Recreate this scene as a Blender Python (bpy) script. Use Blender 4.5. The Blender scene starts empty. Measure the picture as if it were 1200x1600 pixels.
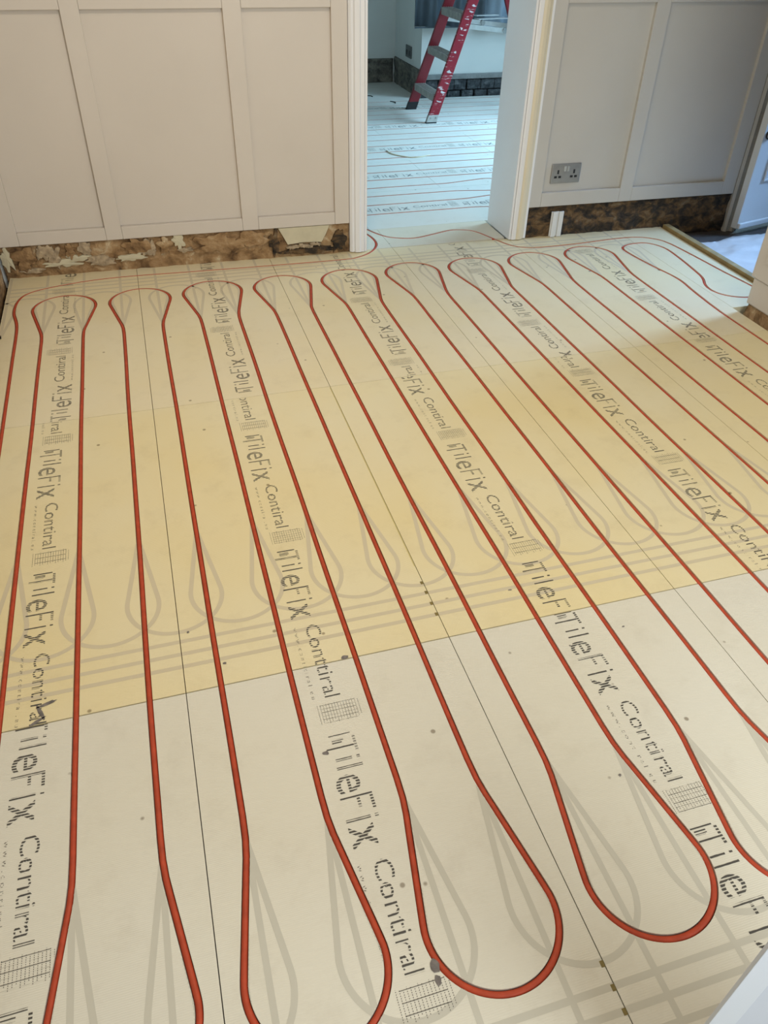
import bpy, bmesh, math, random
from mathutils import Vector, Matrix, noise, kdtree

random.seed(7)
scene = bpy.context.scene
col = scene.collection

# ------------------------------------------------------------------ camera
cam_d = bpy.data.cameras.new('camera')
cam = bpy.data.objects.new('camera', cam_d)
col.objects.link(cam)
R = ((0.9591294, -0.28237861, 0.01825135),
     (-0.16370925, -0.6063521, -0.7781622),
     (0.23080311, 0.74337033, -0.62779812))
cam.matrix_world = Matrix(((R[0][0], -R[1][0], -R[2][0], 0.08983),
                           (R[0][1], -R[1][1], -R[2][1], -1.11106),
                           (R[0][2], -R[1][2], -R[2][2], 1.34607),
                           (0, 0, 0, 1)))
cam_d.sensor_fit = 'VERTICAL'
cam_d.sensor_height = 36.0
cam_d.lens = 1202.46 * 36.0 / 1600.0
cam_d.clip_start = 0.01
cam_d.clip_end = 60
scene.camera = cam

# ------------------------------------------------------------------ world, lights, exposure
world = bpy.data.worlds.new('sky')
scene.world = world
world.use_nodes = True
bg = world.node_tree.nodes['Background']
bg.inputs[0].default_value = (0.60, 0.75, 1.0, 1)
bg.inputs[1].default_value = 1.0
vs = scene.view_settings
vs.view_transform = 'Standard'
vs.look = 'None'
vs.gamma = 1.0
vs.use_curve_mapping = False
vs.exposure = -0.12


def area(name, loc, target, sx, sy, power, colour, spread=180):
    d = bpy.data.lights.new(name, 'AREA')
    d.shape = 'RECTANGLE'
    d.size, d.size_y = sx, sy
    d.energy = power
    d.color = colour
    d.spread = math.radians(spread)
    o = bpy.data.objects.new(name, d)
    col.objects.link(o)
    o.location = loc
    o.rotation_euler = (Vector(target) - Vector(loc)).to_track_quat('-Z', 'Y').to_euler()
    return o


# daylight at unseen windows added for light: behind the camera, far room, hall
area('added_daylight_rear', (1.45, -2.06, 1.55), (1.45, 2, 0.95), 1.7, 1.2, 53, (0.88, 0.965, 1.0))
area('added_daylight_far', (4.56, 4.05, 1.55), (2.5, 3.95, 0.0), 1.8, 1.3, 80, (0.44, 0.76, 1.0), 98)
area('added_daylight_hall', (4.56, 2.0, 1.45), (2.62, 1.78, 0.0), 0.5, 1.0, 12.5, (0.31, 0.57, 1.0), 48)
# unseen warm lamp, added to light the left wall and mid floor
lamp_d = bpy.data.lights.new('added_warm_light', 'AREA')
lamp_d.shape = 'DISK'
lamp_d.size = 0.35
lamp_d.energy = 22
lamp_d.color = (1.0, 0.87, 0.68)
lamp_o = bpy.data.objects.new('added_warm_light', lamp_d)
col.objects.link(lamp_o)
lamp_o.location = (0.5, 0.8, 2.40)

# ------------------------------------------------------------------ materials
MATS = {}


def new_mat(name):
    m = bpy.data.materials.new(name)
    m.use_nodes = True
    nt = m.node_tree
    return m, nt, nt.nodes['Principled BSDF']


def mat(name, base, rough=0.6, var=0.0, scale=6.0, metal=0.0, bump=0.0, bscale=80.0, spec=0.5, dark=None):
    """base colour with a soft noise variation towards `dark` and a fine bump"""
    m, nt, b = new_mat(name)
    b.inputs['Base Color'].default_value = (*base, 1)
    b.inputs['Roughness'].default_value = rough
    b.inputs['Metallic'].default_value = metal
    b.inputs['Specular IOR Level'].default_value = spec
    tc = nt.nodes.new('ShaderNodeNewGeometry')
    if var:
        n = nt.nodes.new('ShaderNodeTexNoise')
        n.inputs['Scale'].default_value = scale
        n.inputs['Detail'].default_value = 6
        nt.links.new(tc.outputs['Position'], n.inputs['Vector'])
        r = nt.nodes.new('ShaderNodeValToRGB')
        d = dark or tuple(c * (1 - var) for c in base)
        r.color_ramp.elements[0].position = 0.3
        r.color_ramp.elements[0].color = (*d, 1)
        r.color_ramp.elements[1].position = 0.7
        r.color_ramp.elements[1].color = (*base, 1)
        nt.links.new(n.outputs['Fac'], r.inputs['Fac'])
        nt.links.new(r.outputs['Color'], b.inputs['Base Color'])
    if bump:
        n2 = nt.nodes.new('ShaderNodeTexNoise')
        n2.inputs['Scale'].default_value = bscale
        n2.inputs['Detail'].default_value = 5
        nt.links.new(tc.outputs['Position'], n2.inputs['Vector'])
        bp = nt.nodes.new('ShaderNodeBump')
        bp.inputs['Strength'].default_value = bump
        bp.inputs['Distance'].default_value = 0.01
        nt.links.new(n2.outputs['Fac'], bp.inputs['Height'])
        nt.links.new(bp.outputs['Normal'], b.inputs['Normal'])
    MATS[name] = m
    return m


def board_mat(name, base, tint):
    """fleece faced backer board: cream, blotchy yellowing, fine weave, sparse dark specks"""
    m, nt, b = new_mat(name)
    L = nt.links.new
    g = nt.nodes.new('ShaderNodeNewGeometry')
    n = nt.nodes.new('ShaderNodeTexNoise')
    n.inputs['Scale'].default_value = 1.7
    n.inputs['Detail'].default_value = 4
    L(g.outputs['Position'], n.inputs['Vector'])
    r = nt.nodes.new('ShaderNodeValToRGB')
    r.color_ramp.elements[0].position = 0.35
    r.color_ramp.elements[0].color = (*base, 1)
    r.color_ramp.elements[1].position = 0.68
    r.color_ramp.elements[1].color = (*tint, 1)
    L(n.outputs['Fac'], r.inputs['Fac'])
    # scuffs
    n2 = nt.nodes.new('ShaderNodeTexNoise')
    n2.inputs['Scale'].default_value = 9
    n2.inputs['Detail'].default_value = 9
    n2.inputs['Roughness'].default_value = 0.7
    L(g.outputs['Position'], n2.inputs['Vector'])
    r2 = nt.nodes.new('ShaderNodeValToRGB')
    r2.color_ramp.elements[0].position = 0.30
    r2.color_ramp.elements[0].color = (0.93, 0.92, 0.91, 1)
    r2.color_ramp.elements[1].position = 0.48
    r2.color_ramp.elements[1].color = (1, 1, 1, 1)
    L(n2.outputs['Fac'], r2.inputs['Fac'])
    mx = nt.nodes.new('ShaderNodeMix')
    mx.data_type = 'RGBA'
    mx.blend_type = 'MULTIPLY'
    mx.inputs[0].default_value = 1
    L(r.outputs['Color'], mx.inputs[6])
    L(r2.outputs['Color'], mx.inputs[7])
    # specks of dirt
    v = nt.nodes.new('ShaderNodeTexVoronoi')
    v.inputs['Scale'].default_value = 9
    L(g.outputs['Position'], v.inputs['Vector'])
    r3 = nt.nodes.new('ShaderNodeValToRGB')
    r3.color_ramp.elements[0].position = 0.035
    r3.color_ramp.elements[0].color = (0.35, 0.30, 0.25, 1)
    r3.color_ramp.elements[1].position = 0.055
    r3.color_ramp.elements[1].color = (1, 1, 1, 1)
    L(v.outputs['Distance'], r3.inputs['Fac'])
    mx2 = nt.nodes.new('ShaderNodeMix')
    mx2.data_type = 'RGBA'
    mx2.blend_type = 'MULTIPLY'
    mx2.inputs[0].default_value = 0.8
    L(mx.outputs[2], mx2.inputs[6])
    L(r3.outputs['Color'], mx2.inputs[7])
    L(mx2.outputs[2], b.inputs['Base Color'])
    b.inputs['Roughness'].default_value = 0.42
    b.inputs['Specular IOR Level'].default_value = 0.35
    # woven fleece relief
    w = nt.nodes.new('ShaderNodeTexWave')
    w.inputs['Scale'].default_value = 90
    w.inputs['Distortion'].default_value = 1.0
    w.bands_direction = 'Y'
    L(g.outputs['Position'], w.inputs['Vector'])
    bp = nt.nodes.new('ShaderNodeBump')
    bp.inputs['Strength'].default_value = 0.12
    bp.inputs['Distance'].default_value = 0.002
    L(w.outputs['Fac'], bp.inputs['Height'])
    L(bp.outputs['Normal'], b.inputs['Normal'])
    MATS[name] = m
    return m


def hatch_mat(name, ink, period, duty, rough=0.6):
    """print broken into dashes by the fleece weave; between the dashes the board shows"""
    m, nt, b = new_mat(name)
    L = nt.links.new
    g = nt.nodes.new('ShaderNodeNewGeometry')
    w = nt.nodes.new('ShaderNodeTexWave')
    w.bands_direction = 'Y'
    w.inputs['Scale'].default_value = 0.314 / period
    w.inputs['Distortion'].default_value = 0.0
    L(g.outputs['Position'], w.inputs['Vector'])
    n = nt.nodes.new('ShaderNodeTexNoise')
    n.inputs['Scale'].default_value = 60
    n.inputs['Detail'].default_value = 3
    L(g.outputs['Position'], n.inputs['Vector'])
    mth = nt.nodes.new('ShaderNodeMath')
    mth.operation = 'ADD'
    L(w.outputs['Fac'], mth.inputs[0])
    L(n.outputs['Fac'], mth.inputs[1])
    r = nt.nodes.new('ShaderNodeMapRange')
    r.inputs['From Min'].default_value = (1 - duty) + 0.35
    r.inputs['From Max'].default_value = (1 - duty) + 0.65
    L(mth.outputs[0], r.inputs['Value'])
    tr = nt.nodes.new('ShaderNodeBsdfTransparent')
    mx = nt.nodes.new('ShaderNodeMixShader')
    L(r.outputs['Result'], mx.inputs['Fac'])
    L(tr.outputs[0], mx.inputs[1])
    L(b.outputs[0], mx.inputs[2])
    L(mx.outputs[0], nt.nodes['Material Output'].inputs['Surface'])
    b.inputs['Base Color'].default_value = (*ink, 1)
    b.inputs['Roughness'].default_value = rough
    b.inputs['Specular IOR Level'].default_value = 0.3
    MATS[name] = m
    return m


def rough_mat(name, cols, scale=9.0, bump=0.8, stretch=(1, 1, 1.6)):
    """bare masonry with torn plaster: three colour blotches"""
    m, nt, b = new_mat(name)
    L = nt.links.new
    g = nt.nodes.new('ShaderNodeNewGeometry')
    mp = nt.nodes.new('ShaderNodeMapping')
    mp.inputs['Scale'].default_value = stretch
    L(g.outputs['Position'], mp.inputs['Vector'])
    n = nt.nodes.new('ShaderNodeTexNoise')
    n.inputs['Scale'].default_value = scale
    n.inputs['Detail'].default_value = 10
    n.inputs['Roughness'].default_value = 0.62
    n.inputs['Distortion'].default_value = 0.5
    L(mp.outputs['Vector'], n.inputs['Vector'])
    r = nt.nodes.new('ShaderNodeValToRGB')
    r.color_ramp.elements[0].position = cols[0][0]
    r.color_ramp.elements[0].color = (*cols[0][1], 1)
    r.color_ramp.elements[1].position = cols[-1][0]
    r.color_ramp.elements[1].color = (*cols[-1][1], 1)
    for p_, c_ in cols[1:-1]:
        e = r.color_ramp.elements.new(p_)
        e.color = (*c_, 1)
    L(n.outputs['Fac'], r.inputs['Fac'])
    L(r.outputs['Color'], b.inputs['Base Color'])
    b.inputs['Roughness'].default_value = 0.9
    n2 = nt.nodes.new('ShaderNodeTexNoise')
    n2.inputs['Scale'].default_value = 60
    n2.inputs['Detail'].default_value = 8
    L(g.outputs['Position'], n2.inputs['Vector'])
    bp = nt.nodes.new('ShaderNodeBump')
    bp.inputs['Strength'].default_value = bump
    bp.inputs['Distance'].default_value = 0.012
    L(n2.outputs['Fac'], bp.inputs['Height'])
    L(bp.outputs['Normal'], b.inputs['Normal'])
    MATS[name] = m
    return m


board_mat('board_mid', (0.725, 0.630, 0.405), (0.72, 0.592, 0.318))
board_mat('board_far', (0.725, 0.628, 0.425), (0.72, 0.602, 0.355))
board_mat('board_near', (0.675, 0.635, 0.535), (0.665, 0.615, 0.495))
board_mat('board_pale', (0.70, 0.70, 0.66), (0.68, 0.66, 0.60))
hatch_mat('ink', (0.075, 0.068, 0.058), 0.0062, 0.62)
hatch_mat('ink_fine', (0.16, 0.145, 0.12), 0.0036, 0.50)
hatch_mat('guide_print', (0.535, 0.500, 0.410), 0.0040, 1.6)
hatch_mat('guide_print_cream', (0.575, 0.490, 0.335), 0.0040, 1.6)
hatch_mat('ink_blue', (0.13, 0.15, 0.17), 0.0062, 0.62)
mat('guide_brown', (0.22, 0.16, 0.04), 0.7, 0.3, 60)
mat('yellow_glue', (0.62, 0.50, 0.20), 0.5, 0.2, 30)
mat('stain', (0.22, 0.19, 0.17), 0.8, 0.5, 90)
mat('pipe_red', (0.50, 0.070, 0.028), 0.5, 0.25, 45, spec=0.25)
mat('paint_warm', (0.62, 0.558, 0.490), 0.5, 0.05, 3)
mat('paint_shaded', (0.52, 0.495, 0.45), 0.5, 0.05, 3)  # same wall paint, darkened: shade of the right wall put into its colour
mat('gloss_white', (0.79, 0.785, 0.79), 0.28, 0.04, 4)
mat('gloss_aged', (0.70, 0.62, 0.46), 0.28, 0.06, 4)
mat('plaster_white', (0.66, 0.66, 0.62), 0.8, 0.08, 2)
mat('ceiling_white', (0.80, 0.79, 0.77), 0.9, 0.03, 2)
rough_mat('bare_left', [(0.30, (0.020, 0.014, 0.010)), (0.38, (0.150, 0.082, 0.034)), (0.50, (0.30, 0.180, 0.082)),
                        (0.60, (0.39, 0.255, 0.130)), (0.68, (0.54, 0.43, 0.28))], 11, stretch=(1, 1, 1.3))
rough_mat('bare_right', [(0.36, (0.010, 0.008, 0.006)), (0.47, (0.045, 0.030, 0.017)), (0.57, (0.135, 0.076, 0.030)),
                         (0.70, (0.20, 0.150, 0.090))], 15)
rough_mat('bare_far', [(0.32, (0.030, 0.028, 0.024)), (0.50, (0.135, 0.120, 0.098)), (0.70, (0.25, 0.225, 0.18))], 13)
rough_mat('bare_dark', [(0.35, (0.014, 0.016, 0.018)), (0.55, (0.055, 0.058, 0.062)), (0.72, (0.15, 0.15, 0.15))], 18)
mat('mortar_grey', (0.26, 0.26, 0.25), 0.9, 0.35, 14, bump=0.5)
mat('patch_cream', (0.60, 0.54, 0.38), 0.75, 0.18, 12, bump=0.2, bscale=40)
mat('crumb_white', (0.52, 0.40, 0.26), 0.9, 0.55, 45, bump=0.6)
mat('screed', (0.075, 0.060, 0.050), 0.85, 0.55, 9, bump=0.6, bscale=40)
mat('sheet_plastic', (0.62, 0.62, 0.62), 0.35, 0.15, 12)
mat('batten_wood', (0.40, 0.285, 0.12), 0.6, 0.35, 18)
mat('door_paint', (0.62, 0.64, 0.64), 0.35, 0.05, 4)
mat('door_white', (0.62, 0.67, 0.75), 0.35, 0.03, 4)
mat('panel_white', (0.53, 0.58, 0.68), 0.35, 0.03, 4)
mat('frame_paint', (0.38, 0.36, 0.32), 0.5, 0.15, 8)
mat('steel', (0.42, 0.41, 0.40), 0.32, 0.12, 30, metal=0.85)
mat('black_plastic', (0.012, 0.012, 0.014), 0.45, 0.2, 20)
mat('white_plastic', (0.70, 0.70, 0.68), 0.35, 0.04, 10)
mat('aluminium', (0.60, 0.60, 0.58), 0.38, 0.15, 30, metal=0.75)
mat('step_metal', (0.42, 0.40, 0.36), 0.55, 0.3, 25, metal=0.35)
mat('ladder_red', (0.22, 0.005, 0.014), 0.38, 0.25, 8)
mat('paint_splash', (0.72, 0.66, 0.66), 0.6, 0.2, 30)
mat('curtain_slate', (0.060, 0.080, 0.100), 0.42, 0.2, 12, spec=0.6)
mat('curtain_lit', (0.30, 0.38, 0.47), 0.28, 0.2, 12, spec=0.8)  # paler than the slate curtain: sheen from the light put into the colour
mat('socket_grey', (0.12, 0.125, 0.12), 0.5, 0.1, 20)
mat('lamp_glass', (0.8, 0.75, 0.65), 0.4)


def splash_mat():
    """red rail with streaks of dried white paint"""
    m, nt, b = new_mat('ladder_red_splashed')
    L = nt.links.new
    g = nt.nodes.new('ShaderNodeNewGeometry')
    mp = nt.nodes.new('ShaderNodeMapping')
    mp.inputs['Scale'].default_value = (9, 9, 60)
    L(g.outputs['Position'], mp.inputs['Vector'])
    n = nt.nodes.new('ShaderNodeTexNoise')
    n.inputs['Scale'].default_value = 1.6
    n.inputs['Detail'].default_value = 5
    n.inputs['Roughness'].default_value = 0.65
    L(mp.outputs['Vector'], n.inputs['Vector'])
    r = nt.nodes.new('ShaderNodeValToRGB')
    r.color_ramp.elements[0].position = 0.60
    r.color_ramp.elements[0].color = (0.27, 0.006, 0.020, 1)
    r.color_ramp.elements[1].position = 0.645
    r.color_ramp.elements[1].color = (0.75, 0.62, 0.62, 1)
    L(n.outputs['Fac'], r.inputs['Fac'])
    L(r.outputs['Color'], b.inputs['Base Color'])
    b.inputs['Roughness'].default_value = 0.4
    MATS['ladder_red_splashed'] = m


splash_mat()

# ------------------------------------------------------------------ helpers


def box(bm, x0, x1, y0, y1, z0, z1, f=None):
    c = [(x, y, z) for z in (z0, z1) for y in (y0, y1) for x in (x0, x1)]
    if f:
        c = [f(*p) for p in c]
    v = [bm.verts.new(p) for p in c]
    for q in ((0, 2, 3, 1), (4, 5, 7, 6), (0, 1, 5, 4), (2, 6, 7, 3), (0, 4, 6, 2), (1, 3, 7, 5)):
        bm.faces.new([v[i] for i in q])


def prism(bm, pts, z0, z1, f=None):
    """vertical prism over a closed outline"""
    f = f or (lambda x, y, z: (x, y, z))
    a = [bm.verts.new(f(x, y, z0)) for x, y in pts]
    b = [bm.verts.new(f(x, y, z1)) for x, y in pts]
    n = len(pts)
    bm.faces.new(a[::-1])
    bm.faces.new(b)
    for i in range(n):
        bm.faces.new((a[i], a[(i + 1) % n], b[(i + 1) % n], b[i]))


def bar(bm, p0, p1, w, t, up=(0, 0, 1)):
    """rectangular bar from p0 to p1: w across, t along `up`"""
    p0, p1 = Vector(p0), Vector(p1)
    d = (p1 - p0).normalized()
    s = d.cross(Vector(up)).normalized()
    u = s.cross(d).normalized()
    v = []
    for p in (p0, p1):
        for a, b in ((-1, -1), (1, -1), (1, 1), (-1, 1)):
            v.append(bm.verts.new(p + s * a * w / 2 + u * b * t / 2))
    for q in ((3, 2, 1, 0), (4, 5, 6, 7), (0, 1, 5, 4), (1, 2, 6, 5), (2, 3, 7, 6), (3, 0, 4, 7)):
        bm.faces.new([v[i] for i in q])


def cyl(bm, p0, p1, r, n=12):
    p0, p1 = Vector(p0), Vector(p1)
    d = (p1 - p0).normalized()
    s = d.orthogonal().normalized()
    u = d.cross(s)
    a = [bm.verts.new(p0 + (s * math.cos(i * math.tau / n) + u * math.sin(i * math.tau / n)) * r) for i in range(n)]
    b = [bm.verts.new(p1 + (s * math.cos(i * math.tau / n) + u * math.sin(i * math.tau / n)) * r) for i in range(n)]
    bm.faces.new(a[::-1])
    bm.faces.new(b)
    for i in range(n):
        bm.faces.new((a[i], a[(i + 1) % n], b[(i + 1) % n], b[i]))


def tube(bm, pts, r, n=10):
    rings = []
    P = [Vector(p) for p in pts]
    for i, p in enumerate(P):
        d = (P[min(i + 1, len(P) - 1)] - P[max(i - 1, 0)]).normalized()
        s = d.cross(Vector((0, 0, 1))).normalized()
        u = s.cross(d)
        rings.append([bm.verts.new(p + (s * math.cos(k * math.tau / n) + u * math.sin(k * math.tau / n)) * r) for k in range(n)])
    for a, b in zip(rings, rings[1:]):
        for k in range(n):
            fc = bm.faces.new((a[k], a[(k + 1) % n], b[(k + 1) % n], b[k]))
            fc.smooth = True
    bm.faces.new(rings[0][::-1])
    bm.faces.new(rings[-1])


def obj(name, bm, m, parent=None, label=None, cat=None, group=None, kind=None, bevel=0.0, smooth=False):
    bmesh.ops.recalc_face_normals(bm, faces=bm.faces)
    co = [v.co for v in bm.verts]
    lo = Vector((min(c.x for c in co), min(c.y for c in co), min(c.z for c in co)))
    hi = Vector((max(c.x for c in co), max(c.y for c in co), max(c.z for c in co)))
    o0 = Vector(((lo.x + hi.x) / 2, (lo.y + hi.y) / 2, lo.z))
    for v in bm.verts:
        v.co -= o0
    if smooth:
        for f in bm.faces:
            f.smooth = True
    me = bpy.data.meshes.new(name)
    bm.to_mesh(me)
    bm.free()
    me.materials.append(MATS[m])
    o = bpy.data.objects.new(name, me)
    col.objects.link(o)
    o['_w'] = tuple(o0)
    if parent:
        o.parent = parent
        o.location = o0 - Vector(parent['_w'])
    else:
        o.location = o0
    tag(o, label, cat, group, kind)
    if bevel:
        b = o.modifiers.new('edge', 'BEVEL')
        b.width = bevel
        b.segments = 2
        b.limit_method = 'ANGLE'
    return o


def tag(o, label=None, cat=None, group=None, kind=None):
    if label:
        o['label'] = label
    if cat:
        o['category'] = cat
    if group:
        o['group'] = group
    if kind:
        o['kind'] = kind


def empty(name, loc, label=None, cat=None, group=None, kind=None):
    o = bpy.data.objects.new(name, None)
    col.objects.link(o)
    o.location = loc
    o['_w'] = tuple(loc)
    o.empty_display_size = 0.1
    tag(o, label, cat, group, kind)
    return o


def one(name, m, parent, *args, f=None, bevel=0.0, **kw):
    bm = bmesh.new()
    box(bm, *args, f=f)
    return obj(name, bm, m, parent, bevel=bevel, **kw)


def rough_strip(name, m, parent, f, s0, s1, z0, z1, amp, step=0.012, seed=0.0, slope=0.0, **kw):
    """thick uneven masonry face: front grid displaced in depth, closed by a back"""
    bm = bmesh.new()
    ns = max(2, int((s1 - s0) / step))
    nz = max(2, int((z1 - z0) / step))
    g = []
    for j in range(nz + 1):
        row = []
        for i in range(ns + 1):
            s = s0 + (s1 - s0) * i / ns
            z = z0 + (z1 - z0) * j / nz
            q = Vector((s * 14 + seed, z * 18, seed))
            d = amp * (noise.noise(q) + 0.5 * noise.noise(q * 2.7) + 0.25 * noise.noise(q * 6))
            d -= slope * (1 - j / nz)
            row.append(bm.verts.new(f(s, d, z)))
        g.append(row)
    for j in range(nz):
        for i in range(ns):
            bm.faces.new((g[j][i], g[j][i + 1], g[j + 1][i + 1], g[j + 1][i])).smooth = True
    bk = [bm.verts.new(f(s, 0.06, z)) for s, z in ((s0, z0), (s1, z0), (s1, z1), (s0, z1))]
    bm.faces.new(bk[::-1])
    bm.faces.new(g[0] + [bk[1], bk[0]])
    bm.faces.new(g[-1][::-1] + [bk[3], bk[2]])
    bm.faces.new([r[0] for r in g][::-1] + [bk[0], bk[3]])
    bm.faces.new([r[-1] for r in g] + [bk[2], bk[1]])
    return obj(name, bm, m, parent, **kw)


def WB(s, d, z):
    """point on the slightly skewed back wall: s along it, d into it"""
    return (s, 2.455 - 0.0235 * s + d, z)


FLOOR_Z = -0.045
CEIL = 2.5

# ================================================================== structure
floor = one('floor', 'screed', None, -0.75, 4.8, -2.3, 6.7, -0.16, FLOOR_Z, kind='structure',
            label='dark rough screed under the boards, bare in the hall', cat='floor')
ceiling = one('ceiling', 'ceiling_white', None, -0.75, 4.8, -2.3, 6.7, CEIL, CEIL + 0.1, kind='structure',
              label='plain white ceiling over the rooms', cat='ceiling')

# ---- back wall with the doorway to the far room
bm = bmesh.new()
box(bm, -0.75, 1.055, 0.012, 0.245, FLOOR_Z, CEIL, f=WB)
box(bm, 1.805, 3.10, 0.012, 0.245, FLOOR_Z, CEIL, f=WB)
box(bm, 3.92, 4.8, 0.012, 0.245, FLOOR_Z, CEIL, f=WB)
box(bm, 1.055, 1.805, 0.012, 0.245, 2.05, CEIL, f=WB)
box(bm, 3.10, 3.92, 0.012, 0.245, 2.05, CEIL, f=WB)
wall_back = obj('wall_back', bm, 'plaster_white', None, kind='structure',
                label='panelled back wall with an open doorway and its skirting stripped off', cat='wall')


def panelling(m, s_edges, stiles, z_bot, z_rail, z_top, z_top2):
    s0, s1 = s_edges
    for a, b in stiles:
        one('stile', m, wall_back, a, b, -0.012, 0.013, z_bot, 2.30, f=WB, bevel=0.0015)
    for (a, b), (c, d) in zip(stiles, stiles[1:]):
        one('rail', m, wall_back, b + 0.0006, c - 0.0006, -0.012, 0.013, z_bot, z_rail, f=WB, bevel=0.0015)
        one('rail', m, wall_back, b + 0.0006, c - 0.0006, -0.012, 0.013, z_top, z_top2, f=WB, bevel=0.0015)
        one('rail', m, wall_back, b + 0.0006, c - 0.0006, -0.012, 0.013, 2.23, 2.30, f=WB, bevel=0.0015)
        one('panel', m, wall_back, b, c, 0.006, 0.013, z_rail + 0.0008, z_top - 0.0008, f=WB)
        one('panel', m, wall_back, b, c, 0.006, 0.013, z_top2 + 0.0008, 2.2292, f=WB)


panelling('paint_warm', (-0.55, 0.985), [(-0.545, -0.457), (-0.100, -0.032), (0.492, 0.563), (0.917, 0.984)],
          0.138, 0.191, 0.985, 1.05)
panelling('paint_shaded', (1.885, 3.04), [(1.886, 1.946), (2.370, 2.438), (2.965, 3.038)], 0.150, 0.215, 0.991, 1.06)

rough_strip('bare_plaster', 'bare_left', wall_back, WB, -0.545, 0.984, FLOOR_Z, 0.137, 0.010, seed=3.1, slope=0.004)
rough_strip('bare_plaster', 'bare_right', wall_back, WB, 1.886, 3.038, FLOOR_Z, 0.149, 0.009, seed=8.4)

# torn plaster left in place on the left strip: pale flakes and crumbs
rnd = random.Random(4)


def flake(name, m, s, z, w, h, seed, d=-0.012, t=0.008):
    bm = bmesh.new()
    n = 26
    fr, bk = [], []
    for i in range(n):
        a = i * math.tau / n
        q = Vector((math.cos(a) * 1.9, math.sin(a) * 1.9, seed))
        k = 1 + 0.8 * noise.noise(q) + 0.22 * noise.noise(q * 2.2)
        x, y = s + math.cos(a) * w / 2 * k, z + math.sin(a) * h / 2 * k
        y = min(max(y, 0.004), 0.137)
        fr.append(bm.verts.new(WB(x, d, y)))
        bk.append(bm.verts.new(WB(x, d + t + 0.012, y)))
    c = bm.verts.new(WB(s, d - 0.003, z))
    for i in range(n):
        bm.faces.new((c, fr[i], fr[(i + 1) % n]))
        bm.faces.new((fr[i], bk[i], bk[(i + 1) % n], fr[(i + 1) % n]))
    bm.faces.new(bk)
    return obj(name, bm, m, wall_back)


for i, (s, z, w, h) in enumerate([(-0.52, 0.09, 0.05, 0.09), (-0.38, 0.105, 0.06, 0.07), (-0.33, 0.085, 0.05, 0.10),
                                  (-0.24, 0.07, 0.10, 0.03), (-0.20, 0.11, 0.05, 0.05), (-0.15, 0.05, 0.13, 0.035),
                                  (-0.02, 0.055, 0.12, 0.03), (0.06, 0.075, 0.08, 0.03), (0.075, 0.10, 0.045, 0.08),
                                  (0.20, 0.11, 0.045, 0.06), (0.225, 0.07, 0.07, 0.02), (-0.43, 0.03, 0.10, 0.02),
                                  (-0.30, 0.05, 0.16, 0.035)]):
    flake('plaster_flake', 'crumb_white' if i % 3 else 'patch_cream', s, z, w, h, i * 3.7)
for i, (s, z, w, h) in enumerate([(-0.45, 0.08, 0.09, 0.10), (-0.26, 0.10, 0.035, 0.07), (0.02, 0.105, 0.11, 0.06),
                                  (0.14, 0.10, 0.06, 0.07), (0.37, 0.09, 0.20, 0.08), (0.52, 0.10, 0.12, 0.06)]):
    flake('render_flake', 'bare_left', s, z, w, h, 50 + i * 2.3, d=-0.015)
# cream filler patch
bm = bmesh.new()
pp = [(0.650, 0.136), (0.672, 0.095), (0.690, 0.060), (0.760, 0.066), (0.850, 0.062), (0.872, 0.100), (0.888, 0.136)]
fr = [bm.verts.new(WB(a, -0.013, b)) for a, b in pp]
bk = [bm.verts.new(WB(a, 0.012, b)) for a, b in pp]
bm.faces.new(fr)
bm.faces.new(bk[::-1])
for i in range(len(pp)):
    j = (i + 1) % len(pp)
    bm.faces.new((fr[i], bk[i], bk[j], fr[j]))
obj('filler_patch', bm, 'patch_cream', wall_back, label='cream filler patch in the bare strip beside the doorway')
for i in range(9):
    flake('plaster_flake', 'crumb_white', 0.70 + 0.016 * i + rnd.uniform(-.005, .005), 0.050 + rnd.uniform(-.006, .006),
          0.03, 0.014, 90 + i, d=-0.016)
for i, (s, z, w, h) in enumerate([(0.63, 0.07, 0.05, 0.11), (0.93, 0.06, 0.07, 0.10), (0.79, 0.025, 0.25, 0.03)]):
    flake('render_flake', 'bare_right', s, z, w, h, 120 + i, d=-0.013)

# ---- doorway lining and architraves
LIN = 'gloss_white'


def trim(name, label, m):
    return empty(name, m, label, 'trim', kind='structure')


t1 = trim('trim_1', 'white gloss door lining and architrave, left side of the doorway', WB(1.02, 0, 0.0))
t2 = trim('trim_2', 'white gloss door lining with yellowed architrave, right side of the doorway', WB(1.84, 0, 0.0))
bm = bmesh.new()
prism(bm, [(0.986, 0.012), (0.986, -0.012), (0.996, -0.020), (1.006, -0.018), (1.010, -0.026), (1.030, -0.030),
           (1.036, -0.026), (1.052, -0.026), (1.054, -0.022), (1.054, 0.012)], 0.004, 2.10, f=WB)
obj('architrave', bm, LIN, t1)
one('lining', LIN, t1, 1.0555, 1.066, -0.020, 0.255, 0.004, 2.05, f=WB)
bm = bmesh.new()
prism(bm, [(1.806, 0.012), (1.806, -0.024), (1.812, -0.027), (1.828, -0.027), (1.828, 0.012)], 0.004, 2.10, f=WB)
obj('architrave', bm, LIN, t2)
bm = bmesh.new()
prism(bm, [(1.8285, 0.012), (1.8285, -0.027), (1.840, -0.031), (1.856, -0.029), (1.862, -0.020), (1.872, -0.018),
           (1.872, 0.012)], 0.004, 2.10, f=WB)
obj('moulding', bm, 'gloss_aged', t2, label='yellowed moulded band of the architrave')
one('architrave_edge', LIN, t2, 1.8725, 1.8855, -0.016, 0.012, 0.004, 2.10, f=WB, bevel=0.002)
one('lining', LIN, t2, 1.794, 1.8045, -0.020, 0.255, 0.004, 2.05, f=WB)
t3 = trim('trim_3', 'white lining across the head of the doorway', WB(1.43, 0, 2.05))
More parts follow.
